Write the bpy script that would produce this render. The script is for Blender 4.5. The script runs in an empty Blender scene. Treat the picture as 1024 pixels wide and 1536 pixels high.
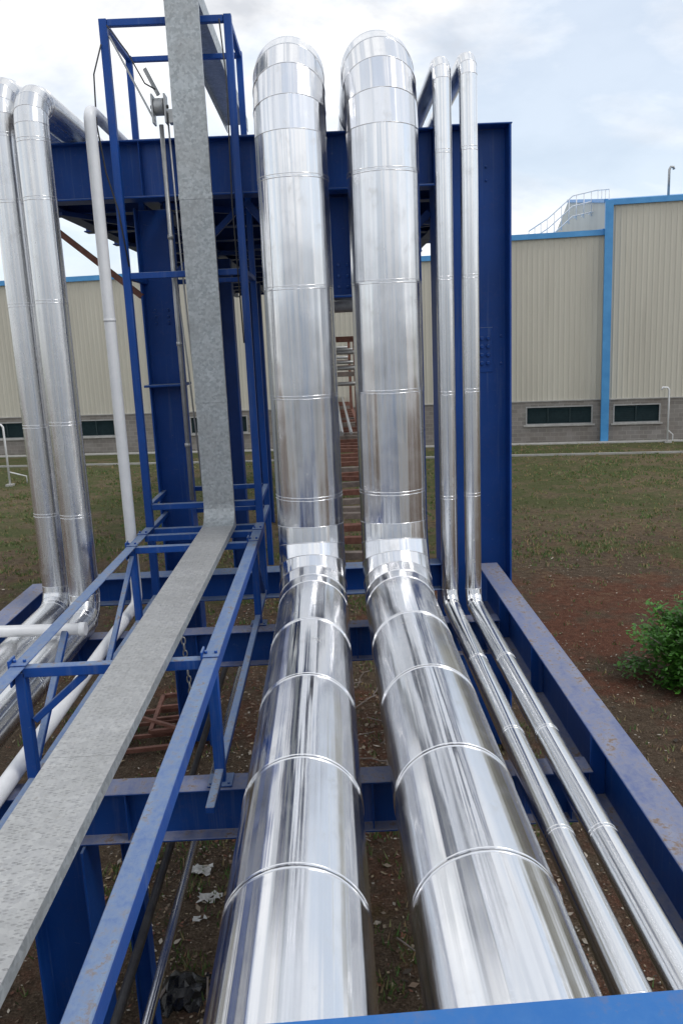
import bpy, math, random
from mathutils import Vector, Matrix
random.seed(7)
H=5.5
V=Vector
scene=bpy.context.scene

# ------------------------------------------------------------------ node helpers
def newmat(name):
    m=bpy.data.materials.new(name); m.use_nodes=True
    nt=m.node_tree
    b=nt.nodes['Principled BSDF']
    return m,nt,b
def N(nt,t,**k):
    n=nt.nodes.new(t)
    for a,v in k.items(): setattr(n,a,v)
    return n
def L(nt,a,b): nt.links.new(a,b)
def ramp(nt,src,stops):
    r=nt.nodes.new('ShaderNodeValToRGB')
    e=r.color_ramp.elements
    while len(e)<len(stops): e.new(.5)
    for i,(p,c) in enumerate(stops):
        e[i].position=p
        e[i].color=(c,c,c,1) if not hasattr(c,'__len__') else (*c,1)
    L(nt,src,r.inputs[0]); return r
def mix(nt,f,a,b,mode='MIX'):
    m=nt.nodes.new('ShaderNodeMix'); m.data_type='RGBA'; m.blend_type=mode
    for sock,val in ((m.inputs[0],f),(m.inputs[6],a),(m.inputs[7],b)):
        if hasattr(val,'links'): L(nt,val,sock)
        elif hasattr(val,'__len__'): sock.default_value=(*val,1)
        else: sock.default_value=val
    return m.outputs[2]
def math_(nt,op,a,b=None,clamp=False):
    m=nt.nodes.new('ShaderNodeMath'); m.operation=op; m.use_clamp=clamp
    for i,val in enumerate((a,b)):
        if val is None: continue
        if hasattr(val,'links'): L(nt,val,m.inputs[i])
        else: m.inputs[i].default_value=val
    return m.outputs[0]
def noise(nt,vec,scale,detail=3,rough=.5,dist=0):
    n=N(nt,'ShaderNodeTexNoise'); n.inputs['Scale'].default_value=scale
    n.inputs['Detail'].default_value=detail; n.inputs['Roughness'].default_value=rough
    n.inputs['Distortion'].default_value=dist
    if vec is not None: L(nt,vec,n.inputs['Vector'])
    return n.outputs[0]
def objco(nt): return N(nt,'ShaderNodeTexCoord').outputs['Object']
def mapping(nt,vec,scale):
    m=N(nt,'ShaderNodeMapping'); m.inputs['Scale'].default_value=scale
    L(nt,vec,m.inputs['Vector']); return m.outputs[0]
def bump(nt,h,strength,dist,prev=None):
    b=N(nt,'ShaderNodeBump'); b.inputs['Strength'].default_value=strength
    b.inputs['Distance'].default_value=dist; L(nt,h,b.inputs['Height'])
    if prev is not None: L(nt,prev,b.inputs['Normal'])
    return b.outputs[0]

def mat_metal(name,streak=.05,fine=.006,col=(.80,.81,.83),rough=.2,su=3.2,aniso=.75,dent=.15):
    m,nt,b=newmat(name)
    uv=N(nt,'ShaderNodeUVMap').outputs[0]
    n1=noise(nt,mapping(nt,uv,(su,.045,1)),1,2.0,.5)
    n2=noise(nt,mapping(nt,uv,(su*5.5,.10,1)),1,2,.6)
    n3=noise(nt,mapping(nt,uv,(2.2,1.3,1)),1,1.5,.5)
    nb=bump(nt,n1,1,streak)
    nb=bump(nt,n2,1,fine,nb)
    nb=bump(nt,n3,1,streak*dent,nb)
    L(nt,nb,b.inputs['Normal'])
    b.inputs['Metallic'].default_value=1
    g=noise(nt,mapping(nt,uv,(7,.3,1)),1,4,.6)
    c=mix(nt,g,tuple(x*.88 for x in col),col)
    sm=noise(nt,mapping(nt,uv,(6,4,1)),1,6,.7)
    c=mix(nt,ramp(nt,sm,[(.58,0),(.76,.4)]).outputs[0],c,(.58,.56,.53))
    L(nt,c,b.inputs['Base Color'])
    r=ramp(nt,n2,[(.3,rough-.03),(.7,rough+.07)])
    L(nt,math_(nt,'ADD',r.outputs[0],ramp(nt,sm,[(.5,0),(.75,.10)]).outputs[0]),b.inputs['Roughness'])
    b.inputs['Anisotropic'].default_value=aniso
    b.inputs['Anisotropic Rotation'].default_value=.25
    tg=N(nt,'ShaderNodeTangent'); tg.direction_type='UV_MAP'; L(nt,tg.outputs[0],b.inputs['Tangent'])
    return m

def mat_paint(name,base,dustcol=(.24,.31,.40),dust=.85,rust=.8,rough=.45):
    m,nt,b=newmat(name)
    oc=objco(nt)
    n=noise(nt,oc,1.3,4,.55); n2=noise(nt,oc,22,6,.72); n3=noise(nt,oc,60,3,.6); nl=noise(nt,mapping(nt,oc,(6,1.6,6)),1,6,.7)
    c=mix(nt,ramp(nt,n,[(.3,0),(.7,1)]).outputs[0],tuple(x*.80 for x in base),tuple(min(1,x*1.12) for x in base))
    n4=noise(nt,mapping(nt,oc,(16,16,.7)),1,5,.65)
    c=mix(nt,ramp(nt,n4,[(.55,0),(.85,.32)]).outputs[0],c,dustcol)
    # scuffs
    sc=noise(nt,mapping(nt,oc,(9,9,30)),1,5,.7,.6)
    c=mix(nt,ramp(nt,sc,[(.66,0),(.72,.30)]).outputs[0],c,(.22,.27,.36))
    geo=N(nt,'ShaderNodeNewGeometry')
    sep=N(nt,'ShaderNodeSeparateXYZ'); L(nt,geo.outputs['Normal'],sep.inputs[0])
    up=ramp(nt,sep.outputs[2],[(.35,0),(.8,1)]).outputs[0]
    dn=ramp(nt,math_(nt,'ADD',math_(nt,'MULTIPLY',n2,.45),math_(nt,'MULTIPLY',nl,.55)),[(.34,.40),(.58,1)]).outputs[0]
    d=math_(nt,'MULTIPLY',math_(nt,'MULTIPLY',up,dn),dust)
    c=mix(nt,d,c,dustcol)
    rm=math_(nt,'MULTIPLY',ramp(nt,n2,[(.50,0),(.60,1)]).outputs[0],rust)
    rm=math_(nt,'MULTIPLY',rm,ramp(nt,nl,[(.46,.08),(.58,1)]).outputs[0])
    upr=math_(nt,'ADD',math_(nt,'MULTIPLY',up,.88),.08)
    c=mix(nt,math_(nt,'MULTIPLY',rm,upr),c,(.20,.14,.10))
    ch=ramp(nt,n3,[(.71,0),(.75,.5*rust)]).outputs[0]
    c=mix(nt,ch,c,(.10,.05,.03))
    L(nt,c,b.inputs['Base Color'])
    r=math_(nt,'ADD',math_(nt,'MULTIPLY',n2,.2),rough-.1)
    r=math_(nt,'ADD',r,math_(nt,'MULTIPLY',up,.2))
    L(nt,r,b.inputs['Roughness']); b.inputs['Specular IOR Level'].default_value=.3
    L(nt,bump(nt,n2,.25,.003),b.inputs['Normal'])
    return m

def mat_simple(name,c1,c2,scale=6,rough=.6,metal=0,bumpd=.003,detail=5):
    m,nt,b=newmat(name); oc=objco(nt)
    n=noise(nt,oc,scale,detail,.65)
    c=mix(nt,ramp(nt,n,[(.3,0),(.7,1)]).outputs[0],c1,c2)
    L(nt,c,b.inputs['Base Color']); b.inputs['Roughness'].default_value=rough
    b.inputs['Metallic'].default_value=metal
    L(nt,bump(nt,n,.5,bumpd),b.inputs['Normal'])
    return m

METAL=mat_metal('polished_cladding',.080,.0035,(.86,.865,.88),.165,3.4,.7,.22)
METAL_S=mat_metal('polished_cladding_small',.014,.0010,(.87,.875,.88),.17,7)
METAL_L=mat_metal('aged_cladding',.024,.0015,(.77,.775,.78),.22,5)
BEAD=mat_simple('cladding_bead',(.80,.80,.81),(.88,.88,.89),20,.2,1,.0005)
BLUE=mat_paint('blue_steel_paint',(.007,.064,.295))
BLUEF=mat_paint('blue_flange_paint',(.007,.060,.27),(.27,.28,.34),.92,1)
BLUED=mat_paint('blue_steel_paint_deep',(.006,.046,.22),(.08,.11,.17),.5,.35)
BLUER=mat_paint('blue_rail_paint',(.010,.13,.44),(.09,.24,.48),.35,.25,.32)
WHITEP=mat_simple('white_pipe_paint',(.72,.73,.74),(.82,.82,.82),5,.35,0,.001)
RUST=mat_simple('red_primer_steel',(.11,.045,.03),(.23,.10,.07),9,.75,0,.003)
RUSTG=mat_simple('rusty_grey_steel',(.16,.13,.11),(.28,.23,.20),8,.7,.1,.003)
GREYP=mat_simple('grey_conduit',(.34,.35,.35),(.48,.48,.47),12,.4,.5,.001)
DARK=mat_simple('dark_steel',(.03,.03,.035),(.07,.07,.07),12,.4,.4,.001)
BLACKP=mat_simple('black_plastic',(.008,.008,.009),(.02,.02,.02),20,.22,0,.002)
CABLE=mat_simple('cable_rubber',(.02,.02,.022),(.05,.05,.05),20,.5,0,.001)
SCRAP=mat_simple('plastic_scrap',(.38,.37,.34),(.62,.62,.6),12,.5,0,.004)
CONC=mat_simple('concrete',(.30,.29,.27),(.46,.45,.42),3,.85,0,.006)
TRIM=mat_simple('blue_roof_trim',(.05,.25,.55),(.09,.34,.66),1.5,.4,0,.001)
LOUV=mat_simple('louvre_slats',(.014,.030,.036),(.028,.055,.060),6,.45,0,.001)
FRAMEW=mat_simple('window_frame',(.30,.30,.29),(.40,.40,.39),6,.5,0,.001)

def mat_galv(name,plate):
    m,nt,b=newmat(name); oc=objco(nt)
    v=N(nt,'ShaderNodeTexVoronoi'); v.inputs['Scale'].default_value=38; L(nt,oc,v.inputs['Vector'])
    s=N(nt,'ShaderNodeSeparateColor'); L(nt,v.outputs['Color'],s.inputs[0])
    n=noise(nt,oc,3,6,.65); n2=noise(nt,oc,30,4,.7)
    k1,k2=((.33,.36,.37),(.52,.55,.56)) if not plate else ((.38,.38,.38),(.48,.48,.47))
    c=mix(nt,s.outputs[0],k1,k2)
    c=mix(nt,ramp(nt,n,[(.35,0),(.72,.6)]).outputs[0],c,(.31,.31,.30))
    c=mix(nt,ramp(nt,n2,[(.60,0),(.72,.45)]).outputs[0],c,(.24,.21,.18))
    L(nt,c,b.inputs['Base Color'])
    b.inputs['Metallic'].default_value=.3
    L(nt,math_(nt,'ADD',math_(nt,'MULTIPLY',s.outputs[1],.22),.36),b.inputs['Roughness'])
    if plate:
        w1=N(nt,'ShaderNodeTexVoronoi'); w1.inputs['Scale'].default_value=1
        mp=N(nt,'ShaderNodeMapping'); mp.inputs['Scale'].default_value=(26,70,26); mp.inputs['Rotation'].default_value=(0,0,.785)
        L(nt,oc,mp.inputs['Vector']); L(nt,mp.outputs[0],w1.inputs['Vector'])
        w1.inputs['Randomness'].default_value=.25
        h=ramp(nt,w1.outputs['Distance'],[(.15,1),(.4,0)]).outputs[0]
        L(nt,bump(nt,n2,.4,.003,bump(nt,h,1,.010)),b.inputs['Normal'])
    else:
        L(nt,bump(nt,n2,.25,.002,bump(nt,n,.5,.02)),b.inputs['Normal'])
    return m
GALV=mat_galv('galvanised_sheet',False)
PLATE=mat_galv('checker_plate',True)

m,nt,b=newmat('cream_cladding'); oc=objco(nt)
n=noise(nt,mapping(nt,oc,(.8,.8,.12)),1,5,.6)
n2=noise(nt,mapping(nt,oc,(3,3,.25)),1,4,.6)
c=mix(nt,ramp(nt,n,[(.3,0),(.7,1)]).outputs[0],(.49,.46,.385),(.57,.54,.455))
c=mix(nt,ramp(nt,n2,[(.55,0),(.8,.35)]).outputs[0],c,(.38,.35,.29))
L(nt,c,b.inputs['Base Color']); b.inputs['Roughness'].default_value=.6
CLAD=m
m,nt,b=newmat('reflector_building_cladding'); oc=objco(nt)  # pale wall for the unseen building added behind the camera
n=noise(nt,mapping(nt,oc,(.5,.5,.1)),1,5,.6)
c=mix(nt,n,(.66,.67,.68),(.80,.81,.82))
L(nt,c,b.inputs['Base Color']); b.inputs['Roughness'].default_value=.6
CLADW=m
m,nt,b=newmat('grey_block_wall')
uv=N(nt,'ShaderNodeUVMap').outputs[0]
br=N(nt,'ShaderNodeTexBrick'); br.inputs['Scale'].default_value=1
br.inputs['Brick Width'].default_value=.4; br.inputs['Row Height'].default_value=.2
br.inputs['Mortar Size'].default_value=.012
br.inputs['Color1'].default_value=(.20,.185,.17,1); br.inputs['Color2'].default_value=(.28,.26,.24,1)
br.inputs['Mortar'].default_value=(.34,.32,.29,1); L(nt,uv,br.inputs['Vector'])
n=noise(nt,objco(nt),.9,6,.65)
c=mix(nt,ramp(nt,n,[(.35,0),(.7,.6)]).outputs[0],br.outputs['Color'],(.17,.14,.115))
L(nt,c,b.inputs['Base Color']); b.inputs['Roughness'].default_value=.9
L(nt,bump(nt,br.outputs['Fac'],-.6,.01),b.inputs['Normal'])
BLOCK=m
def mat_vc(name,rough=.7,trans=0):
    m,nt,b=newmat(name)
    a=N(nt,'ShaderNodeVertexColor'); a.layer_name='Col'
    L(nt,a.outputs[0],b.inputs['Base Color']); b.inputs['Roughness'].default_value=rough
    if trans:
        t=N(nt,'ShaderNodeBsdfTranslucent'); L(nt,a.outputs[0],t.inputs[0])
        ms=N(nt,'ShaderNodeMixShader'); ms.inputs[0].default_value=trans
        L(nt,b.outputs[0],ms.inputs[1]); L(nt,t.outputs[0],ms.inputs[2])
        L(nt,ms.outputs[0],nt.nodes['Material Output'].inputs[0])
    return m
LITTER=mat_vc('leaf_litter_mat',.85); LEAF=mat_vc('leaf_mat',.45,.3); GRASSM=mat_vc('grass_blade_mat',.7)

# ground
m,nt,b=newmat('field_ground'); oc=objco(nt)
sep=N(nt,'ShaderNodeSeparateXYZ'); L(nt,oc,sep.inputs[0])
big=noise(nt,oc,.16,5,.6); med=noise(nt,oc,.9,6,.65); fin=noise(nt,oc,7,6,.7); vf=noise(nt,oc,38,4,.7)
wide=noise(nt,mapping(nt,oc,(.11,.22,1)),1,6,.62,.4)
soil=mix(nt,ramp(nt,fin,[(.3,0),(.7,1)]).outputs[0],(.070,.046,.030),(.19,.14,.095))
red=mix(nt,ramp(nt,fin,[(.3,0),(.7,1)]).outputs[0],(.115,.040,.024),(.23,.095,.058))
px=math_(nt,'MULTIPLY',math_(nt,'SUBTRACT',sep.outputs[0],4.5),1/4.5); py=math_(nt,'MULTIPLY',math_(nt,'SUBTRACT',sep.outputs[1],15),1/4.2)
rd=math_(nt,'SUBTRACT',1,math_(nt,'ADD',math_(nt,'MULTIPLY',px,px),math_(nt,'MULTIPLY',py,py)),True)
redv=math_(nt,'ADD',math_(nt,'ADD',math_(nt,'MULTIPLY',big,.8),math_(nt,'MULTIPLY',rd,.20)),math_(nt,'MULTIPLY',math_(nt,'SUBTRACT',med,.5),1.1))
redm=ramp(nt,redv,[(.40,0),(.56,.95)]).outputs[0]
nearf=math_(nt,'SUBTRACT',1,math_(nt,'MULTIPLY',math_(nt,'SUBTRACT',sep.outputs[1],17),1/8,True))
c=mix(nt,math_(nt,'MULTIPLY',redm,math_(nt,'ADD',math_(nt,'MULTIPLY',nearf,.70),.25)),soil,red)
straw=mix(nt,ramp(nt,fin,[(.3,0),(.7,1)]).outputs[0],(.12,.095,.052),(.28,.225,.135))
grass=mix(nt,ramp(nt,fin,[(.3,0),(.7,1)]).outputs[0],(.05,.070,.022),(.13,.155,.055))
yv=math_(nt,'MULTIPLY',math_(nt,'SUBTRACT',sep.outputs[1],13),1/20,True)
cov=math_(nt,'ADD',math_(nt,'MULTIPLY',yv,.42),math_(nt,'ADD',math_(nt,'MULTIPLY',med,.55),math_(nt,'MULTIPLY',fin,.3)))
c=mix(nt,ramp(nt,cov,[(.52,0),(.70,.8)]).outputs[0],c,straw)
gc=math_(nt,'ADD',math_(nt,'MULTIPLY',yv,.22),math_(nt,'ADD',math_(nt,'MULTIPLY',wide,.9),math_(nt,'MULTIPLY',math_(nt,'SUBTRACT',med,.5),.9)))
gc=math_(nt,'SUBTRACT',gc,math_(nt,'MULTIPLY',rd,.15))
c=mix(nt,ramp(nt,gc,[(.53,0),(.67,.85)]).outputs[0],c,grass)
c=mix(nt,ramp(nt,vf,[(.37,.65),(.55,0)]).outputs[0],c,(.035,.026,.018))
c=mix(nt,ramp(nt,vf,[(.60,0),(.68,.55)]).outputs[0],c,(.36,.31,.25))
L(nt,c,b.inputs['Base Color']); b.inputs['Roughness'].default_value=.95
b.inputs['Specular IOR Level'].default_value=.15
L(nt,bump(nt,vf,.9,.04,bump(nt,fin,.9,.10)),b.inputs['Normal'])
GROUND=m

# ------------------------------------------------------------------ mesh builder
class MB:
    def __init__(s,name,mats,bevel=0):
        s.n=name; s.mats=mats; s.v=[]; s.f=[]; s.mi=[]; s.sm=[]; s.uv=[]; s.col=[]; s.bevel=bevel
    def face(s,idx,mi=0,smooth=False,uv=None,col=None):
        s.f.append(idx); s.mi.append(mi); s.sm.append(smooth); s.uv.append(uv); s.col.append(col)
    def add(s,vs):
        b=len(s.v); s.v.extend([V(p) for p in vs]); return b
    def box(s,x0,x1,y0,y1,z0,z1,mi=0):
        b=s.add([(x0,y0,z0),(x1,y0,z0),(x1,y1,z0),(x0,y1,z0),(x0,y0,z1),(x1,y0,z1),(x1,y1,z1),(x0,y1,z1)])
        for q in ((0,3,2,1),(4,5,6,7),(0,1,5,4),(1,2,6,5),(2,3,7,6),(3,0,4,7)):
            s.face([b+i for i in q],mi)
    def extr(s,prof,p,q,up=(0,0,1),mi=0):
        p=V(p);q=V(q); d=(q-p).normalized(); up=V(up)
        side=d.cross(up).normalized(); u=side.cross(d).normalized()
        n=len(prof)
        b=s.add([p+side*a+u*c for a,c in prof]+[q+side*a+u*c for a,c in prof])
        for i in range(n):
            j=(i+1)%n; s.face([b+i,b+j,b+n+j,b+n+i],mi)
        s.face([b+i for i in range(n)][::-1],mi); s.face([b+n+i for i in range(n)],mi)
    def bar(s,p,q,w,h=None,up=(0,0,1),mi=0):
        h=h or w; s.extr([(-w/2,-h/2),(w/2,-h/2),(w/2,h/2),(-w/2,h/2)],p,q,up,mi)
    def ibeam(s,p,q,depth,width,tw=.012,tf=.018,up=(0,0,1),mi=0):
        w=width/2;d=depth/2;t=tw/2
        s.extr([(-w,-d),(w,-d),(w,-d+tf),(t,-d+tf),(t,d-tf),(w,d-tf),(w,d),(-w,d),(-w,d-tf),(-t,d-tf),(-t,-d+tf),(-w,-d+tf)],p,q,up,mi)
    def angle(s,p,q,w,t=.008,up=(0,0,1),flip=1,mi=0):
        pr=[(-w/2,w/2),(w/2,w/2),(w/2,w/2-t),(-w/2+t,w/2-t),(-w/2+t,-w/2),(-w/2,-w/2)]
        pr=[(a*flip,c) for a,c in pr]
        s.extr(pr,p,q,up,mi)
    def tube(s,pts,r,n=16,mi=0,cap=True):
        pts=[V(p) for p in pts]; rings=[]; prev=None
        acc=0
        for i,p in enumerate(pts):
            if i==0: t=(pts[1]-p)
            elif i==len(pts)-1: t=p-pts[-2]
            else: t=(pts[i+1]-p).normalized()+(p-pts[i-1]).normalized()
            t.normalize()
            if prev is None:
                a=V((0,0,1)) if abs(t.z)<.9 else V((0,1,0))
                s0=t.cross(a).normalized()
            else:
                s0=(prev-t*prev.dot(t)).normalized()
            prev=s0; s1=t.cross(s0)
            b=s.add([p+(s0*math.cos(k*2*math.pi/n)+s1*math.sin(k*2*math.pi/n))*r for k in range(n)])
            if i: acc+=(p-pts[i-1]).length
            rings.append((b,acc))
        for (b0,a0),(b1,a1) in zip(rings,rings[1:]):
            for k in range(n):
                j=(k+1)%n
                u0=k*2*math.pi*r/n;u1=(k+1)*2*math.pi*r/n
                s.face([b0+k,b0+j,b1+j,b1+k],mi,True,[(u0,a0),(u1,a0),(u1,a1),(u0,a1)])
        if cap:
            s.face([rings[0][0]+k for k in range(n)][::-1],mi); s.face([rings[-1][0]+k for k in range(n)],mi)
    def disc(s,c,axis,r,h,n=6,mi=0):
        c=V(c);a=V(axis).normalized(); s.tube([c,c+a*h],r,n,mi)
    def done(s,parent=None):
        me=bpy.data.meshes.new(s.n); me.from_pydata([(p.x,p.y,p.z+H) for p in s.v],[],s.f)
        for mt in s.mats: me.materials.append(mt)
        me.polygons.foreach_set('material_index',s.mi); me.polygons.foreach_set('use_smooth',s.sm)
        if any(u is not None for u in s.uv):
            ul=me.uv_layers.new(name='UVMap'); flat=[]
            for f,u in zip(s.f,s.uv):
                if u is None: flat+= [0,0]*len(f)
                else:
                    for w in u: flat+=[w[0],w[1]]
            ul.data.foreach_set('uv',flat)
        if any(c is not None for c in s.col):
            ca=me.color_attributes.new('Col','FLOAT_COLOR','CORNER'); flat=[]
            for f,c in zip(s.f,s.col):
                c=c or (.1,.1,.1); flat+=[c[0],c[1],c[2],1]*len(f)
            ca.data.foreach_set('color',flat)
        me.update()
        o=bpy.data.objects.new(s.n,me); scene.collection.objects.link(o)
        if s.bevel:
            bm=o.modifiers.new('bevel','BEVEL'); bm.width=s.bevel; bm.segments=1; bm.limit_method='ANGLE'; bm.angle_limit=1.0
        if parent: o.parent=parent
        return o

# ------------------------------------------------------------------ insulated pipes
def clad_pipe(name,corners,r,R,ng,seams,mat,n=64,double=True,beadh=.006):
    cs=[V(c) for c in corners]
    path=[(cs[0],'end')]
    for i in range(len(cs)-1):
        a,b=cs[i],cs[i+1]; d=(b-a).normalized()
        s0=a+(d*R if i>0 else d*0); s1=b-(d*R if i<len(cs)-2 else d*0)
        ax=max(range(3),key=lambda k:abs(d[k]))
        pts=[]
        for sv in seams[i]:
            t=(sv-a[ax])/d[ax]
            if (s0-a).length+.03<t<(s1-a).length-.03: pts.append(t)
        for t in sorted(pts): path.append((a+d*t,'seam'))
        if i<len(cs)-2:
            d2=(cs[i+2]-b).normalized()
            cen=b-d*R+d2*R
            for k in range(ng+1):
                th=k/ng*math.pi/2
                p=cen-d2*R*math.cos(th)+d*R*math.sin(th)
                path.append((p,'gore' if 0<k<ng else 'seam1'))
    path.append((cs[-1],'end'))
    mb=MB(name,[mat,BEAD])
    side=V((1,0,0))
    dirs=[(path[i+1][0]-path[i][0]).normalized() for i in range(len(path)-1)]
    def ring(p,d,nrm,rr):
        s1=d.cross(side).normalized()
        out=[]
        for k in range(n):
            th=k*2*math.pi/n
            w=(side*math.cos(th)+s1*math.sin(th))*rr
            t=-(w.dot(nrm))/d.dot(nrm)
            out.append(p+w+d*t)
        return out
    off=random.uniform(0,40)
    for i,d in enumerate(dirs):
        p,kp=path[i]; q,kq=path[i+1]
        n0=dirs[0] if i==0 else (dirs[i-1]+d).normalized()
        n1=d if i==len(dirs)-1 else (d+dirs[i+1]).normalized()
        ra=r*(1+random.uniform(-.001,.004)); rb=r*(1-random.uniform(.001,.005))  # each sleeve laps into the next
        off+=random.uniform(-.10,.10) if random.random()<.7 else random.uniform(3,9)
        b0=mb.add(ring(p,d,n0,ra)); b1=mb.add(ring(q,d,n1,rb))
        v0=random.uniform(0,3)
        for k in range(n):
            j=(k+1)%n; u0=off+k*2*math.pi*r/n; u1=off+(k+1)*2*math.pi*r/n
            z0=v0+(mb.v[b0+k]-p).dot(d); z0b=v0+(mb.v[b0+j]-p).dot(d)
            z1=v0+(mb.v[b1+k]-p).dot(d); z1b=v0+(mb.v[b1+j]-p).dot(d)
            mb.face([b0+k,b0+j,b1+j,b1+k],0,True,[(u0,z0),(u1,z0b),(u1,z1b),(u0,z1)])
        if kq!='end':
            offs=(-.016,.016) if (kq=='seam' and double) else (0,)
            for o in offs:
                base=ring(q,d,n1,r)
                m=5; bs=[]
                for w in base:
                    rad=(w-q).normalized()
                    c=w+n1*o
                    for a in range(m):
                        an=math.pi*a/(m-1)
                        bs.append(c+n1*math.cos(an)*.0045+rad*(math.sin(an)*beadh-.002))
                bb=mb.add(bs)
                for k in range(n):
                    j=(k+1)%n
                    for a in range(m-1):
                        mb.face([bb+k*m+a,bb+j*m+a,bb+j*m+a+1,bb+k*m+a+1],1,True)
    mb.face([k for k in range(n)][::-1],0)
    mb.face(list(range(b1,b1+n)),0)
    return mb.done()

ZP=-2.68
sy=[-2.9,-1.85,-.8,.2,1.25,2.3,3.32,4.32,5.5,6.7]
far=[10.8+i*1.1 for i in range(20)]
clad_pipe('insulated_steel_pipe',[(-.268,-4,ZP),(-.268,8.6,ZP),(-.268,8.6,2.68),(-.268,33,2.68)],.352,.76,5,[sy,[-1.6,-.56,.51,1.54],far],METAL,72)
clad_pipe('insulated_steel_pipe',[(.622,-4,ZP),(.622,8.6,ZP),(.622,8.6,2.70),(.622,33,2.70)],.356,.76,5,[[y+.04 for y in sy],[-1.58,-.54,.53,1.56],far],METAL,72)
ss=[-3,-1.8,-.6,.6,1.8,3.0,4.25,5.5,6.9]
clad_pipe('slim_insulated_pipe',[(1.215,-4,-2.90),(1.215,8.6,-2.90),(1.215,8.6,2.57),(1.215,33,2.57)],.09,.17,3,[ss,[-1.7,-.6,.55,1.75,],far],METAL_S,32,True,.004)
clad_pipe('slim_insulated_pipe',[(1.47,-4,-2.90),(1.47,8.6,-2.90),(1.47,8.6,2.60),(1.47,33,2.60)],.088,.17,3,[ss,[-1.68,-.58,.56,1.77],far],METAL_S,32,True,.004)
clad_pipe('medium_insulated_pipe',[(-2.83,-4,-2.93),(-2.83,8.8,-2.93),(-2.83,8.8,2.47),(-2.83,33,2.47)],.165,.28,4,[ss,[-1.75,-.75,.5,1.5,2.05],far],METAL_L,40,True,.005)
clad_pipe('medium_insulated_pipe',[(-3.26,-4,-2.93),(-3.26,9.2,-2.93),(-3.26,9.2,2.67),(-3.26,33,2.67)],.165,.28,4,[ss,[-1.8,-.8,.5,1.55,2.2],far],METAL_L,40,True,.005)

def arcpath(corners,R,k=6):
    cs=[V(c) for c in corners]; out=[cs[0]]
    for i in range(1,len(cs)-1):
        d=(cs[i]-cs[i-1]).normalized(); d2=(cs[i+1]-cs[i]).normalized()
        cen=cs[i]-d*R+d2*R
        for j in range(k+1):
            th=j/k*math.pi/2; out.append(cen-d2*R*math.cos(th)+d*R*math.sin(th))
    out.append(cs[-1]); return out
w=MB('white_pipe',[WHITEP]); w.tube(arcpath([(-2.43,-4,-3.0),(-2.43,9.5,-3.0),(-2.43,9.5,2.52),(-2.43,33,2.52)],.14),.064,24)
for z in (.3,): w.tube([(-2.43,9.5,z),(-2.43,9.5,z+.03)],.067,24)
w.done()
w=MB('white_pipe',[WHITEP]); w.tube([(-2.52,7.7,-2.68),(-7.5,7.9,-2.68)],.058,24); w.tube([(-2.56,7.7,-2.68),(-2.50,7.7,-2.68)],.066,24); w.done()

# ------------------------------------------------------------------ gantry
BV=.005
g=MB('steel_pipe_gantry',[BLUE,BLUED,RUST,GREYP],BV)
g.ibeam((-3.65,10.15,1.995),(1.31,10.15,1.995),.63,.30,.014,.022,mi=0)
for x in (-3.2,-2.05,-1.0,-.0,1.1):
    g.box(x,x+.012,10.005,10.143,1.705,2.287)
g.ibeam((1.755,10.25,-5.5),(1.755,10.25,2.31),.89,.50,.016,.026,up=(1,0,0))
g.box(1.30,2.21,10.0,10.5,2.312,2.33)
g.box(1.74,2.02,10.228,10.2415,-.48,.06)
for zz in (-.02,-.12,-.22,-.32):
    for xx in (1.80,1.88,1.96): g.disc((xx,10.229,zz-.05),(0,-1,0),.026,.034)
for zz in (-.05,-.38): g.disc((2.12,10.242,zz),(0,-1,0),.018,.02)
for zz in (1.9,1.75): g.disc((1.95,10.242,zz),(0,-1,0),.015,.02)
g.ibeam((-2.08,10.75,-5.5),(-2.08,10.75,1.66),.42,.36,.014,.022,up=(1,0,0))
g.box(-2.34,-1.82,10.5,11.0,-.5,-.47,0)
for zz in (.45,.37,.29):
    for xx in (-2.16,-2.0): g.disc((xx,10.743,zz),(0,-1,0),.02,.02)
g.ibeam((-3.6,10.15,-3.02),(1.31,10.15,-3.02),.35,.28)
g.ibeam((.17,10.45,.52),(.17,10.45,1.67),.46,.30,.014,.02,up=(1,0,0),mi=1)
g.box(-.10,.44,10.28,10.62,.49,.518,0)
for xx in (.06,.17,.28):
    for zz in (.62,.75,.88): g.disc((xx,10.443,zz),(0,-1,0),.02,.02)
g.bar((.42,10.45,.62),(1.30,10.45,1.45),.09,.09,mi=1)
g.bar((-.08,10.45,.62),(-.9,10.45,1.66),.09,.09,mi=1)
g.tube([(-.35,10.9,.42),(.75,10.9,.42)],.09,16,3)
g.bar((-3.5,10.6,1.66),(-2.28,10.6,.62),.07,.07,mi=2)
g.bar((-1.84,10.75,.9),(-1.0,10.75,1.66),.07,.07,mi=1)
g.done()

u=MB('upper_pipe_rack',[BLUED,RUST],BV)
for y in [11.5+1.7*i for i in range(13)]:
    u.ibeam((-3.6 if y<16 else -3.2,y,2.02),(2.1,y,2.02),.55,.25)
for x in (-3.35,-2.08,-.3,.65,1.9):
    y=10.3
    while y<32:
        u.ibeam((x,y+.01,1.98),(x,min(33,y+5.6),1.98),.5,.2); y+=5.61
for y in (17.5,25,33):
    for x in (-2.08,1.75): u.ibeam((x,y,-5.5),(x,y,1.7),.36,.34,up=(1,0,0))
for a,bx in ((10.9,-2.0),(13.5,1.8),(16.5,-2.0)):
    u.bar((bx,a,1.72),(-bx*.9,a+2.6,1.72),.08,.08)
for a in (11,14.5):
    u.bar((-3.3,a,1.71),(-2.1,a+2.5,1.71),.06,.06)
u.box(-3.3,2.0,10.62,33,2.30,2.306)
u.done()

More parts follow.
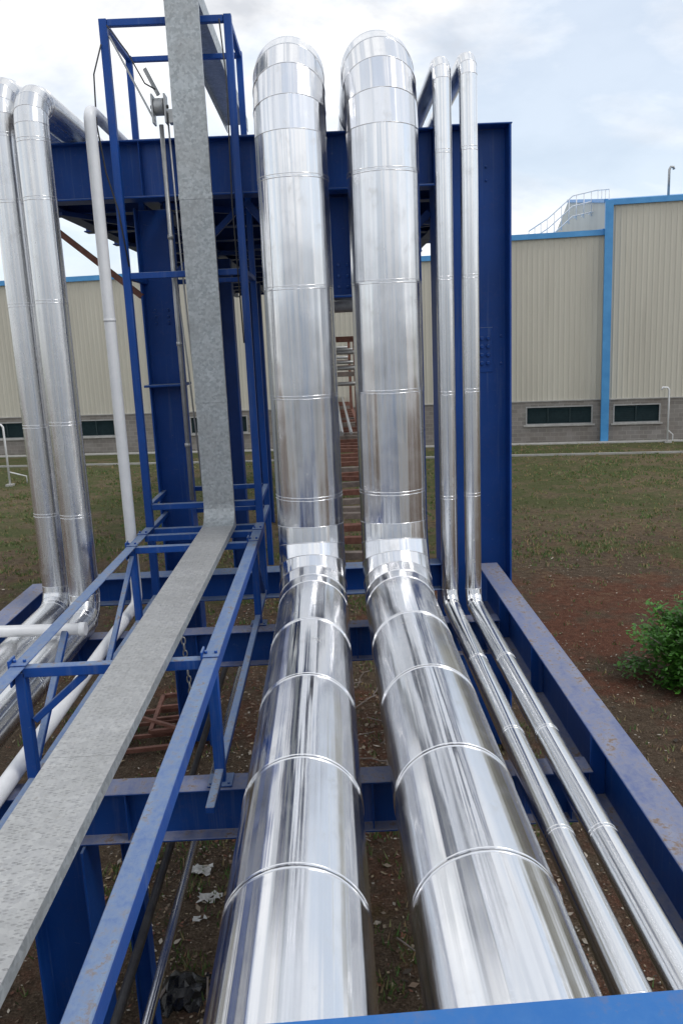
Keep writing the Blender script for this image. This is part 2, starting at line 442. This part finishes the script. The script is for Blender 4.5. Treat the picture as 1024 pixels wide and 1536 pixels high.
d=MB('pipe_rack_frame',[BLUE,BLUEF],BV)
d.ibeam((1.885,-4,-3.11),(1.885,9.98,-3.11),.52,.25,.012,.020,mi=1)
for y in (1.0,3.2,5.43,7.2,8.66): d.box(1.765,1.878,y,y+.012,-3.35,-2.87)
d.ibeam((-3.72,-4,-3.11),(-3.72,9.98,-3.11),.52,.25,.012,.020,mi=1)
for y in (-1.2,1.9,5.43,8.66):
    d.ibeam((-3.59,y,-3.30),(1.755,y,-3.30),.40,.22,.012,.018,mi=1)
    for x in (-2.9,-1.6,-.72,.17,1.05,1.6): d.box(x,x+.010,y-.10,y-.007,-3.48,-3.12)
    for x in (1.66,1.72):
        for z in (-3.2,-3.28,-3.36): d.disc((x,y-.022,z),(0,-1,0),.014,.016)
    d.box(1.62,1.757,y-.020,y-.0065,-3.42,-3.16)
d.ibeam((-2.12,5.43,-5.5),(-2.12,5.43,-3.505),.42,.36,.014,.02,up=(1,0,0))
d.box(-2.38,-1.86,5.2,5.66,-5.5,-5.46)
d.ibeam((-1.70,5.75,-5.5),(-1.70,5.75,-3.505),.14,.14,.01,.01,up=(1,0,0))
d.ibeam((-2.12,-1.2,-5.5),(-2.12,-1.2,-3.505),.42,.36,up=(1,0,0))
d.ibeam((1.885,-1.2,-5.5),(1.885,-1.2,-3.375),.3,.3,up=(1,0,0))
d.done()

# ------------------------------------------------------------------ cage
c=MB('cable_tray_support_frame',[BLUE],BV)
XL,XR=-2.25,-.915; YF,YB=9.75,10.92; ZT=3.46; ZR=-2.18; ZL=-3.05
pw=.085
for x in (XL,XR):
    c.bar((x,YF,ZL),(x,YF,ZT),pw,pw,up=(0,1,0))
    c.bar((x,YB,-3.0),(x,YB,ZT),.075,.075,up=(0,1,0))
    fl=1 if x==XR else -1
    c.angle((x,9.7,ZR),(x,-3.5,ZR),.105,.010,flip=fl)
    c.bar((x,9.7,ZL+.045),(x,1.2 if x==XL else 4.9,ZL+.045),.06,.05)
    for y in (8.8,5.43,1.95,-1.2):
        c.bar((x,y,ZL-.04),(x,y,ZR-.0),.075,.075,up=(0,1,0))
        c.box(x-.09,x+.09,y-.09,y+.09,-3.098,-3.082)
        for dx in (-.065,.065): c.disc((x+dx,y-.065,-3.083),(0,0,1),.012,.016)
    for z in (ZT-.04,.80,-1.89,ZR):
        c.bar((x,YF+.045,z),(x,YB-.04,z),.06,.06)
for z in (ZT-.04,.80,-1.89,ZR-.01):
    c.bar((XL+.045,YF,z),(XR-.045,YF,z),.07,.07)
    c.bar((XL+.04,YB,z),(XR-.04,YB,z),.06,.06)
for y in (9.35,8.8,5.43,1.95,-1.2):
    c.bar((XL+.02,y,ZR-.0),(XR-.02,y,ZR-.0),.075,.075)
    for x in (XL,XR):
        c.box(x-.06,x+.06,y-.055,y+.055,ZR+.054,ZR+.066)
        for dx in (-.035,.035): c.disc((x+dx,y,ZR+.064),(0,0,1),.013,.025)
        if y in(8.8,5.43):
            c.box(x-.065,x-.05,y-.06,y+.06,ZR-.10,ZR+.10)
c.bar((XL,8.75,-2.25),(XL,7.4,-3.0),.05,.05)
c.bar((XL,5.5,-2.9),(XL,6.4,-2.25),.05,.05)
c.bar((XL+.06,5.43,-2.55),(XL+.45,5.43,-2.22),.05,.05,up=(0,1,0))
c.bar((XR,8.75,-2.3),(XR,9.6,-2.98),.05,.05)
c.done()

# ------------------------------------------------------------------ cable tray
t=MB('cable_tray',[GALV,PLATE],.003)
X0,X1=-1.535,-1.18; YT=9.5
def tray_h(y0,y1):
    t.box(X0,X1,y0,y1,-2.052,-2.046,1)
    t.box(X0+.004,X0+.010,y0,y1,-2.125,-2.053,0); t.box(X1-.010,X1-.004,y0,y1,-2.125,-2.053,0)
    t.box(X0+.011,X1-.011,y0,y1,-2.131,-2.125,0)
y=-3.5
for y1 in (-1.0,1.45,3.9,6.35,YT-.28):
    tray_h(y,y1-.004); y=y1
bend=[]
Rb=.22
for k in range(7):
    th=k/6*math.pi/2
    bend.append((YT-Rb-.06+ (Rb)*math.sin(th), -2.048+Rb-Rb*math.cos(th)))
for (ya,za),(yb,zb) in zip(bend,bend[1:]):
    b0=t.add([(X0,ya,za),(X1,ya,za),(X1,yb,zb),(X0,yb,zb)])
    t.face([b0,b0+1,b0+2,b0+3],0)
for sx in (X0+.003,X1-.003):
    b0=t.add([(sx,yy,zz) for yy,zz in bend]+[(sx,YT+.02,-1.83),(sx,YT+.02,-2.125),(sx,YT-.28,-2.125)])
    t.face(list(range(b0,b0+len(bend)+3)),0)
yf=YT-.06
z=-1.828
for z1 in (-.62,1.58,3.62):
    t.box(X0,X1,yf,yf+.006,z,z1-.004,0)
    t.box(X0+.003,X0+.009,yf+.0065,yf+.085,z,z1-.004,0); t.box(X1-.009,X1-.003,yf+.0065,yf+.085,z,z1-.004,0)
    t.box(X0+.01,X1-.01,yf+.08,yf+.086,z,z1-.004,0)
    t.box(X0-.006,X1+.006,yf-.004,yf-.0005,z1-.03,z1+.03,0)
    z0=z+.12
    while z0<z1-.1:
        for xx in (X0+.02,X1-.02): t.disc((xx,yf,z0),(0,-1,0),.006,.005)
        z0+=.35
    z=z1
t.box(X0,X1,yf,15,3.62,3.70,0)
t.box(X0,X0+.01,yf,15,3.50,3.619,0); t.box(X1-.01,X1,yf,15,3.50,3.619,0)
t.done()

# ------------------------------------------------------------------ guardrail + platform near the viewer
gr=MB('guardrail',[BLUER],.008)
def ry(x): return 1.082+.0397*x
x0,x1=-.85,2.3
gr.extr([(-.04,-.07),(.04,-.07),(.04,0),(-.04,0)],(x0,ry(x0)-.04,-1.02),(x1,ry(x1)-.04,-1.02))
gr.bar((x0,ry(x0)-.04,-1.55),(x1,ry(x1)-.04,-1.55),.05,.05)
for x in (-.8,.7,2.25): gr.bar((x,ry(x)-.04,-2.15),(x,ry(x)-.04,-1.09),.06,.06,up=(0,1,0))
gr.done()
pl=MB('access_platform',[GREYP,BLUE],.004)
for x in [-.85+.05*i for i in range(64)]: pl.box(x,x+.008,-2.5,1.12,-2.18,-2.15)
for y in (-2.5,-1.3,-.1,1.08): pl.box(-.9,2.4,y,y+.04,-2.28,-2.181,1)
pl.bar((2.34,1.1,-2.29),(2.34,1.1,-5.5),.09,.09,up=(0,1,0),mi=1)
for x in (-.86,2.34): pl.bar((x,-2.48,-2.29),(x,-2.48,-5.5),.09,.09,up=(0,1,0),mi=1)
pl.done()

# ------------------------------------------------------------------ small items
s=MB('steel_conduit',[GREYP]); s.tube([(-1.74,9.88,-1.85),(-1.74,9.88,2.42)],.026,12)
for z in (-1.2,0,1.2): s.tube([(-1.74,9.88,z),(-1.74,9.88,z+.05)],.034,12)
s.done()
s=MB('pulley_hoist',[GREYP,DARK],.002)
s.box(-1.82,-1.80,9.78,9.94,2.42,2.72); s.box(-1.68,-1.66,9.78,9.94,2.42,2.72)
s.tube([(-1.79,9.86,2.60),(-1.69,9.86,2.60)],.09,20); s.tube([(-1.84,9.86,2.60),(-1.64,9.86,2.60)],.02,10,1)
s.bar((-1.74,9.86,2.72),(-1.86,9.80,2.98),.05,.03); s.box(-1.64,-1.50,9.80,9.92,2.42,2.56)
s.bar((-1.8,9.86,2.45),(-2.2,9.75,3.3),.02,.02)
s.done()
s=MB('steel_wire_rope',[GREYP]); 
s.tube([(-1.66,9.86,2.55),(-1.64,9.9,.8),(-1.58,9.9,-1.0),(-1.52,9.8,-2.1)],.010,8)
s.tube([(-1.74,9.93,1.0),(-1.67,9.93,-.2),(-1.60,9.93,-1.9)],.010,8)
s.done()
s=MB('sagging_cable',[CABLE])
s.tube([(-2.28,9.69,3.2),(-2.38,9.66,2.9),(-2.40,9.65,2.4),(-2.35,9.66,1.9),(-2.26,9.69,1.5),(-2.20,9.69,.9)],.009,8)
s.tube([(-2.2,9.68,3.38),(-2.0,9.66,3.1),(-1.85,9.7,2.8),(-1.75,9.75,2.75)],.008,8)
s.tube([(-1.0,9.68,3.4),(-.96,9.66,2.8),(-.99,9.66,1.5),(-.96,9.66,0)],.008,8)
s.done()
s=MB('steel_tube',[METAL_S]); s.tube([(-1.19,-3,-3.72),(-1.19,9.9,-3.72)],.032,16); s.done()
s=MB('steel_tube',[DARK]); s.tube([(-1.37,-3,-3.72),(-1.37,9.9,-3.72)],.030,16); s.done()
s=MB('link_chain',[GREYP])
for i in range(14):
    zc=-3.15-i*.075; a=0 if i%2 else 1
    pts=[]
    for k in range(9):
        th=k/8*2*math.pi; o=.022*math.cos(th); p=.045*math.sin(th)
        pts.append((-1.72+(o if a else 0)+.004*i,8.5+(0 if a else o),zc+p))
    s.tube(pts,.008,6,cap=False)
s.done()

q=MB('lower_pipe_rack',[RUST,RUSTG,GREYP],.004)
for x in (-.55,1.0): q.ibeam((x,11,-3.3),(x,44,-3.3),.22,.14,mi=0)
y=11.3; i=0
while y<44:
    q.bar((-.5,y,-3.22+random.uniform(-.05,.05)),(.95,y+random.uniform(-.1,.1),-3.22),random.uniform(.08,.2),.11,mi=0 if random.random()<.7 else 1); y+=random.uniform(.6,1.1); i+=1
for y in (14,21,28,35,42):
    for x in (-.55,1.0): q.bar((x,y,-5.5),(x,y,-3.42),.16,.16,up=(0,1,0),mi=0)
for x,r in ((.02,.06),(.30,.08),(.62,.05)):
    q.tube([(x,26,-2.95),(x,44,-2.95)],r,12,2)
for y in (24,30,38,43): 
    for x in (-.45,.95): q.bar((x,y,-3.2),(x,y,0),.12,.12,up=(0,1,0),mi=0)
    q.bar((-.5,y,-.02),(1.0,y,-.02),.14,.16,mi=0); q.bar((-.5,y,-1),(1.0,y,-1),.12,.12,mi=1)
    for k in range(3): q.tube([(-.5,y+.3,-.4-.45*k),(1.0,y+.3,-.4-.45*k)],.06,10,2)
q.done()

# ------------------------------------------------------------------ warehouses
O=V((0,42.37,0)); ex=V((.9865,-.1637,0)); en=V((.1637,.9865,0))
def WP(uu,dd,z): return O+ex*uu+en*dd+V((0,0,z))
def quad(mb,pts,mi=0,uv=None):
    b0=mb.add(pts); mb.face([b0,b0+1,b0+2,b0+3],mi,False,uv)
def wbox(mb,u0,u1,d0,d1,z0,z1,mi=0):
    P=[WP(u0,d0,z0),WP(u1,d0,z0),WP(u1,d1,z0),WP(u0,d1,z0),WP(u0,d0,z1),WP(u1,d0,z1),WP(u1,d1,z1),WP(u0,d1,z1)]
    b=mb.add(P)
    for qd in ((0,3,2,1),(4,5,6,7),(0,1,5,4),(1,2,6,5),(2,3,7,6),(3,0,4,7)): mb.face([b+i for i in qd],mi)
def clad(mb,u0,u1,d,z0,z1,pitch=.25):
    prof=[]; x=u0
    while x<u1-.001:
        w_=min(pitch,u1-x)
        prof+=[(x,0),(x+w_*.62,0),(x+w_*.72,-.022),(x+w_*.90,-.022)]
        x+=pitch
    prof.append((u1,0))
    b=mb.add([WP(a,d+o,z0) for a,o in prof]+[WP(a,d+o,z1) for a,o in prof]); n=len(prof)
    for i in range(n-1): mb.face([b+i,b+i+1,b+n+i+1,b+n+i],0)
def warehouse(name,u0,u1,d,top,wins,depth=30,rise=1.4,cladm=None):
    G=-5.5; bt=-3.47
    mb=MB(name,[cladm or CLAD,BLOCK,TRIM,LOUV,FRAMEW,CONC])
    clad(mb,u0,u1,d,bt,top-.2)
    zz0,zz1=G+.88,G+1.80
    xs=[u0]+[v for w_ in wins for v in w_]+[u1]
    def bq(a,b_,z0,z1): quad(mb,[WP(a,d-.06,z0),WP(b_,d-.06,z0),WP(b_,d-.06,z1),WP(a,d-.06,z1)],1,[(a,z0),(b_,z0),(b_,z1),(a,z1)])
    bq(u0,u1,G,zz0); bq(u0,u1,zz1,bt)
    for i in range(0,len(xs),2): bq(xs[i],xs[i+1],zz0,zz1)
    wbox(mb,u0,u1,d-.10,d+.02,bt,bt+.05,5)
    for a,b_ in wins:
        for (p0,p1,q0,q1) in ((a,a+.06,zz0,zz1),(b_-.06,b_,zz0,zz1),(a+.06,b_-.06,zz0,zz0+.06),(a+.06,b_-.06,zz1-.06,zz1)):
            wbox(mb,p0,p1,d-.08,d+.1,q0,q1,4)
        quad(mb,[WP(a,d+.12,zz0),WP(b_,d+.12,zz0),WP(b_,d+.12,zz1),WP(a,d+.12,zz1)],3)
        k=zz0+.08
        while k<zz1-.1:
            bb=mb.add([WP(a+.06,d-.03,k),WP(b_-.06,d-.03,k),WP(b_-.06,d+.08,k+.09),WP(a+.06,d+.08,k+.09)]); mb.face([bb,bb+1,bb+2,bb+3],3); k+=.085
        m_=a+1.05
        while m_<b_-.3: wbox(mb,m_,m_+.04,d-.05,d+.09,zz0+.06,zz1-.06,3); m_+=1.05
        wbox(mb,a-.1,b_+.1,d-.16,d-.06,zz0-.07,zz0,5)
    wbox(mb,u0-.05,u1+.05,d-.14,d+.1,top-.2,top+.05,2)
    for uu in (u0,u1):
        b=mb.add([WP(uu,d,G),WP(uu,d+depth,G),WP(uu,d+depth,top),WP(uu,d+depth/2,top+rise),WP(uu,d,top)])
        mb.face([b,b+1,b+2,b+3,b+4],0)
        mb.bar(WP(uu,d,top+.02),WP(uu,d+depth/2,top+rise+.02),.18,.16,mi=2)
    quad(mb,[WP(u0,d,top),WP(u1,d,top),WP(u1,d+depth/2,top+rise),WP(u0,d+depth/2,top+rise)],2)
    quad(mb,[WP(u0,d+depth/2,top+rise),WP(u1,d+depth/2,top+rise),WP(u1,d+depth,top),WP(u0,d+depth,top)],2)
    quad(mb,[WP(u0,d+depth,G),WP(u1,d+depth,G),WP(u1,d+depth,top),WP(u0,d+depth,top)],0)
    return mb
mb=warehouse('low_warehouse',-60,6.4,.15,3.72,[(-30,-26.8),(-25,-21.8),(-20.2,-16.95),(-15.0,-11.8),(-7.6,-4.45),(-.5,2.7)])
for uu in (-22,-9.4): wbox(mb,uu,uu+.25,-.02,.08,-5.5,3.5,2)
mb.done()
mb=warehouse('low_warehouse',6.42,13.4,0,4.42,[(9.8,13.0)]); mb.done()
mb=warehouse('tall_warehouse',13.42,60,-.12,5.72,[(13.95,16.15),(18.5,21.7),(23,26)],rise=2.2)
wbox(mb,13.36,13.72,-.36,-.16,-5.5,5.72,2)
mb.done()
rl=MB('roof_walkway_railing',[WHITEP])
A=[(10.2,4,4.95),(11.2,4,5.55),(12.4,4,6.55),(13.6,4,6.75),(14.2,4,6.75)]
for off in (0,.5,1.0):
    rl.tube([WP(a,b_,z-.9+off) for a,b_,z in A],.03,8)
for i in range(14):
    f=i/13*4; k=min(3,int(f)); r_=f-k
    p=V(A[k]).lerp(V(A[k+1]),r_); rl.tube([WP(p.x,p.y,p.z-1.1),WP(p.x,p.y,p.z+.1)],.025,6)
    rl.tube([WP(p.x,p.y,p.z-.9),WP(p.x,p.y+1,p.z-.9)],.025,6)
rl.done()
vp=MB('roof_vent_pipe',[GREYP]); b_=WP(16.3,.5,0)
vp.tube([(b_.x,b_.y,5.6),(b_.x,b_.y,7.0),(b_.x+.06,b_.y,7.12),(b_.x+.18,b_.y,7.12),(b_.x+.22,b_.y,7.0)],.06,10); vp.done()
def standpipe(x,y,h):
    p=MB('standpipe',[WHITEP,CONC]); p.tube([(x,y,-5.5),(x,y,-5.5+h),(x-.08,y,-5.5+h+.1),(x-.3,y,-5.5+h+.12),(x-.36,y,-5.5+h)],.045,10)
    p.box(x-.15,x+.15,y-.15,y+.15,-5.5,-5.42,1); p.tube([(x,y,-4.9),(x+.5,y+.6,-5.2),(x+.5,y+.6,-5.5)],.03,8); p.done()
standpipe(15.9,38.6,2.5); standpipe(-13.7,34.5,2.5)
k=MB('concrete_kerb',[CONC])
wbox(k,-60,60,-4.6,-4.48,-5.5,-5.42); k.done()
k=MB('wall_apron',[CONC]); wbox(k,-60,60,-.9,-.3,-5.5,-5.46); k.done()
O=V((0,-17,0)); ex=V((-1,0,0)); en=V((0,-1,0))
mb=warehouse('added_reflector_building',-45,45,0,3.6,[(-30,-26.8),(-15.0,-11.8),(-7.6,-4.45),(4.5,7.7),(14,17)],cladm=CLADW)  # unseen building added behind the camera so the risers reflect something bright
for uu in (-38,-27,-16,-5.5,5,16,27,38): wbox(mb,uu,uu+.5,-.35,-.11,-5.5,3.5,2)
for uu in (-2.2,10,-22): wbox(mb,uu,uu+3.2,-.2,-.1,-5.5,-.8,4)
mb.done()
k=MB('added_reflector_yard',[CONC]); k.box(-60,60,-16.9,-4.5,-5.6,-5.49); k.done()  # unseen pale slab added to lighten ground reflections in the pipes

gm=MB('ground',[GROUND]); b0=gm.add([(-400,-400,-5.5),(400,-400,-5.5),(400,600,-5.5),(-400,600,-5.5)]); gm.face([0,1,2,3]); gm.done()

# litter
lt=MB('leaf_litter',[LITTER])
pal=[(.20,.14,.095),(.13,.085,.055),(.30,.24,.17),(.42,.37,.30),(.18,.075,.045),(.07,.055,.04),(.27,.21,.13)]
for i in range(52000):
    y=2.5+17*random.random()**1.25
    x=random.uniform(-.5,.6)*max(y,8) if random.random()<.5 else random.uniform(-2.6,2.2)
    if math.sin(x*1.3+y*.7)+math.sin(x*.6-y*1.1)+random.uniform(-2,2)<-.9: continue
    s_=random.uniform(.006,.026)*(1 if random.random()<.92 else 2.1)
    a=random.uniform(0,6.28); tl=random.uniform(-.6,.6)
    d1=V((math.cos(a),math.sin(a),math.sin(tl)*.5))*s_; d2=V((-math.sin(a),math.cos(a),random.uniform(-.4,.4)))*s_*random.uniform(.3,.8)
    cz=V((x,y,-5.5+s_*.5+.002)); c_=random.choice(pal); f=random.uniform(.6,1.25)
    b0=lt.add([cz-d1,cz+d2,cz+d1*1.1,cz-d2*.9]); lt.face([b0,b0+1,b0+2,b0+3],0,False,None,tuple(v*f for v in c_))
lt.done()
gt=MB('grass',[GRASSM])
def tuft(x,y,n,h,green):
    for _ in range(n):
        a=random.uniform(0,6.28); r_=random.uniform(0,.12); bx=x+math.cos(a)*r_; by=y+math.sin(a)*r_
        hh=h*random.uniform(.5,1.2); lx=random.uniform(-.6,.6)*hh; ly=random.uniform(-.6,.6)*hh; w_=random.uniform(.004,.009)*(1+y*.05)
        if random.random()<green: c_=(random.uniform(.06,.11),random.uniform(.10,.18),.035)
        else: c_=(random.uniform(.20,.32),random.uniform(.17,.25),.10)
        b0=gt.add([(bx-w_,by,-5.5),(bx+w_,by,-5.5),(bx+lx,by+ly,-5.5+hh)]); gt.face([b0,b0+1,b0+2],0,False,None,c_)
cl=[]
while len(cl)<110:
    x,y=random.uniform(-14,22),random.uniform(9,38)
    if ((x-4.5)/4.5)**2+((y-15)/4.2)**2<.9: continue
    cl.append((x,y,random.uniform(.5,2.2)))
cl+=[(random.uniform(-2.8,2.6),random.uniform(4,9),random.uniform(.25,.8)) for _ in range(36)]
for (cx,cy,cr) in cl:
    for _ in range(int(30*cr)):
        a=random.uniform(0,6.28); rr=cr*abs(random.gauss(0,.6))
        tuft(cx+math.cos(a)*rr*1.6,cy+math.sin(a)*rr,7,random.uniform(.05,.11),.7)
for _ in range(6000):
    y=9+31*random.random()**.8; x=random.uniform(-.5,.62)*y
    if ((x-4.5)/4.5)**2+((y-15)/4.2)**2<.9 and random.random()<.75: continue
    tuft(x,y,5,random.uniform(.04,.09),.45)
gt.done()
# bush
bu=MB('leafy_bush',[LEAF,RUSTG])
BC=V((5.60,12.0,-5.5))
tips=[]
for i in range(76):
    a=random.uniform(0,6.28); el=random.uniform(.05,1.45); ln=random.uniform(.6,1.0)
    dr=V((math.cos(a)*math.cos(el),math.sin(a)*math.cos(el),math.sin(el)))
    e=BC+V((dr.x*ln*1.25,dr.y*ln*1.2,dr.z*ln*1.3+.08)); mid=BC+(e-BC)*.5+V((0,0,.08))
    bu.tube([BC+V((random.uniform(-.1,.1),random.uniform(-.1,.1),0)),mid,e],.009,5,1); tips.append((e,mid))
for e,mid in tips:
    tone=random.uniform(.6,1.35)
    for _ in range(170):
        f=random.random()
        p=mid.lerp(e,f)+V((random.gauss(0,.09),random.gauss(0,.09),random.gauss(0,.08)))
        if p.z<-5.45: p.z=-5.45+random.random()*.1
        s_=random.uniform(.020,.040); a=random.uniform(0,6.28)
        d1=V((math.cos(a),math.sin(a),random.uniform(-.6,.6)))*s_*1.5; d2=V((-math.sin(a),math.cos(a),random.uniform(-.5,.5)))*s_*.7
        k_=tone*random.uniform(.7,1.2)
        c_=(.085*k_,.25*k_,.032*k_)
        b0=bu.add([p-d1,p+d2,p+d1,p-d2]); bu.face([b0,b0+1,b0+2,b0+3],0,False,None,c_)
bu.done()

f=MB('rusty_steel_frame',[RUST],.003)
for i,(ox,oy) in enumerate(((-3.1,10.4),(-2.75,10.75))):
    z=-5.42+.1*i
    P=[V((ox,oy,z)),V((ox+.75,oy+.1,z)),V((ox+.7,oy+1.3,z)),V((ox-.05,oy+1.2,z))]
    for j in range(4): f.bar(P[j],P[(j+1)%4],.06,.06)
    for t_ in (.33,.66): f.bar(P[0].lerp(P[3],t_),P[1].lerp(P[2],t_),.05,.05)
f.bar((-3.0,11.2,-5.3),(-2.2,10.6,-5.25),.05,.05); f.done()
def crumple(name,c_,sx,n,mat,h=.3,hole=.8):
    o=MB(name,[mat]); c_=V(c_); idx={}
    for i in range(n):
        for j in range(n):
            r2=min(1,math.hypot(i/(n-1)-.5,j/(n-1)-.5)*2)
            zz=random.uniform(0.005,sx*h) if hole<1 else .003+(1-r2**2)*sx*h*random.uniform(.7,1.3)
            idx[i,j]=o.add([c_+V(((i/(n-1)-.5)*sx*(1+.5*random.random()),(j/(n-1)-.5)*sx*(.6 if hole<1 else .9)*(1+.6*random.random()),zz))])
    for i in range(n-1):
        for j in range(n-1):
            if random.random()<hole: o.face([idx[i,j],idx[i+1,j],idx[i+1,j+1],idx[i,j+1]],0,False)
    return o.done()
crumple('plastic_scrap',(-1.62,7.8,-5.5),.20,7,SCRAP)
crumple('plastic_scrap',(-1.45,7.35,-5.5),.18,7,SCRAP)
crumple('plastic_scrap',(-1.50,7.05,-5.5),.10,5,SCRAP)
crumple('black_plastic_bag',(-1.52,6.12,-5.5),.36,11,BLACKP,.5,1)
f=MB('wooden_stick',[RUSTG]); f.bar((-1.72,5.85,-5.4),(-1.60,6.15,-5.36),.02,.015); f.bar((-1.25,5.8,-5.4),(-1.30,6.2,-5.42),.015,.015); f.done()
f=MB('fallen_branches',[RUSTG])
for i in range(26):
    x=random.uniform(-.6,.8); y=random.uniform(9.2,12.5) if i<18 else random.uniform(6,9)
    a=random.uniform(0,6.28); p=V((x,y,-5.46)); pts=[p]
    for k_ in range(4):
        a+=random.uniform(-.5,.5); p=p+V((math.cos(a)*.12,math.sin(a)*.12,random.uniform(-.01,.05))); pts.append(p)
    f.tube(pts,random.uniform(.005,.011),5)
f.done()

# ------------------------------------------------------------------ world
w=bpy.data.worlds.new('World'); scene.world=w; w.use_nodes=True; nt=w.node_tree
bg=nt.nodes['Background']; bg.inputs[1].default_value=.13
EL=math.radians(55); AZ=math.radians(118)
sk=N(nt,'ShaderNodeTexSky'); sk.sky_type='NISHITA'; sk.sun_disc=False; sk.sun_elevation=EL; sk.sun_rotation=AZ
tc=N(nt,'ShaderNodeTexCoord').outputs['Generated']
mp=N(nt,'ShaderNodeMapping'); mp.inputs['Scale'].default_value=(1.0,1.0,2.2); mp.inputs['Location'].default_value=(.35,.2,.1); L(nt,tc,mp.inputs[0])
n1=noise(nt,mp.outputs[0],2.0,8,.58,.3); n2=noise(nt,mp.outputs[0],3.4,7,.55,.2)
cl_=ramp(nt,n1,[(.40,.15),(.58,1)]).outputs[0]
cloud=mix(nt,ramp(nt,n2,[(.36,0),(.54,1)]).outputs[0],(5.6,5.8,6.2),(9.8,9.8,9.8))
skb=mix(nt,.5,sk.outputs[0],(7.8,8.7,9.8))
L(nt,mix(nt,cl_,skb,cloud),bg.inputs[0])
sun=bpy.data.lights.new('sun','SUN'); sun.energy=1.0; sun.angle=math.radians(16); sun.color=(1,.97,.93)
so=bpy.data.objects.new('sun',sun); scene.collection.objects.link(so)
sd=V((math.sin(AZ)*math.cos(EL),math.cos(AZ)*math.cos(EL),math.sin(EL)))
so.rotation_euler=sd.to_track_quat('Z','Y').to_euler()

# ------------------------------------------------------------------ camera
f_=1230.
F=V((-21,259,-f_)).normalized(); U=V((-258,5832,f_)).normalized(); U=(U-F*U.dot(F)).normalized(); R=F.cross(U)
M=Matrix((R,F,U)).to_4x4(); M.translation=V((0,0,H))
cam=bpy.data.cameras.new('camera'); co=bpy.data.objects.new('camera',cam); scene.collection.objects.link(co)
co.matrix_world=M; cam.sensor_fit='VERTICAL'; cam.sensor_height=36; cam.sensor_width=24; cam.lens=f_/1536*36
cam.clip_start=.05; cam.clip_end=2000
scene.camera=co
scene.view_settings.view_transform='Standard'; scene.view_settings.look='None'; scene.view_settings.exposure=0
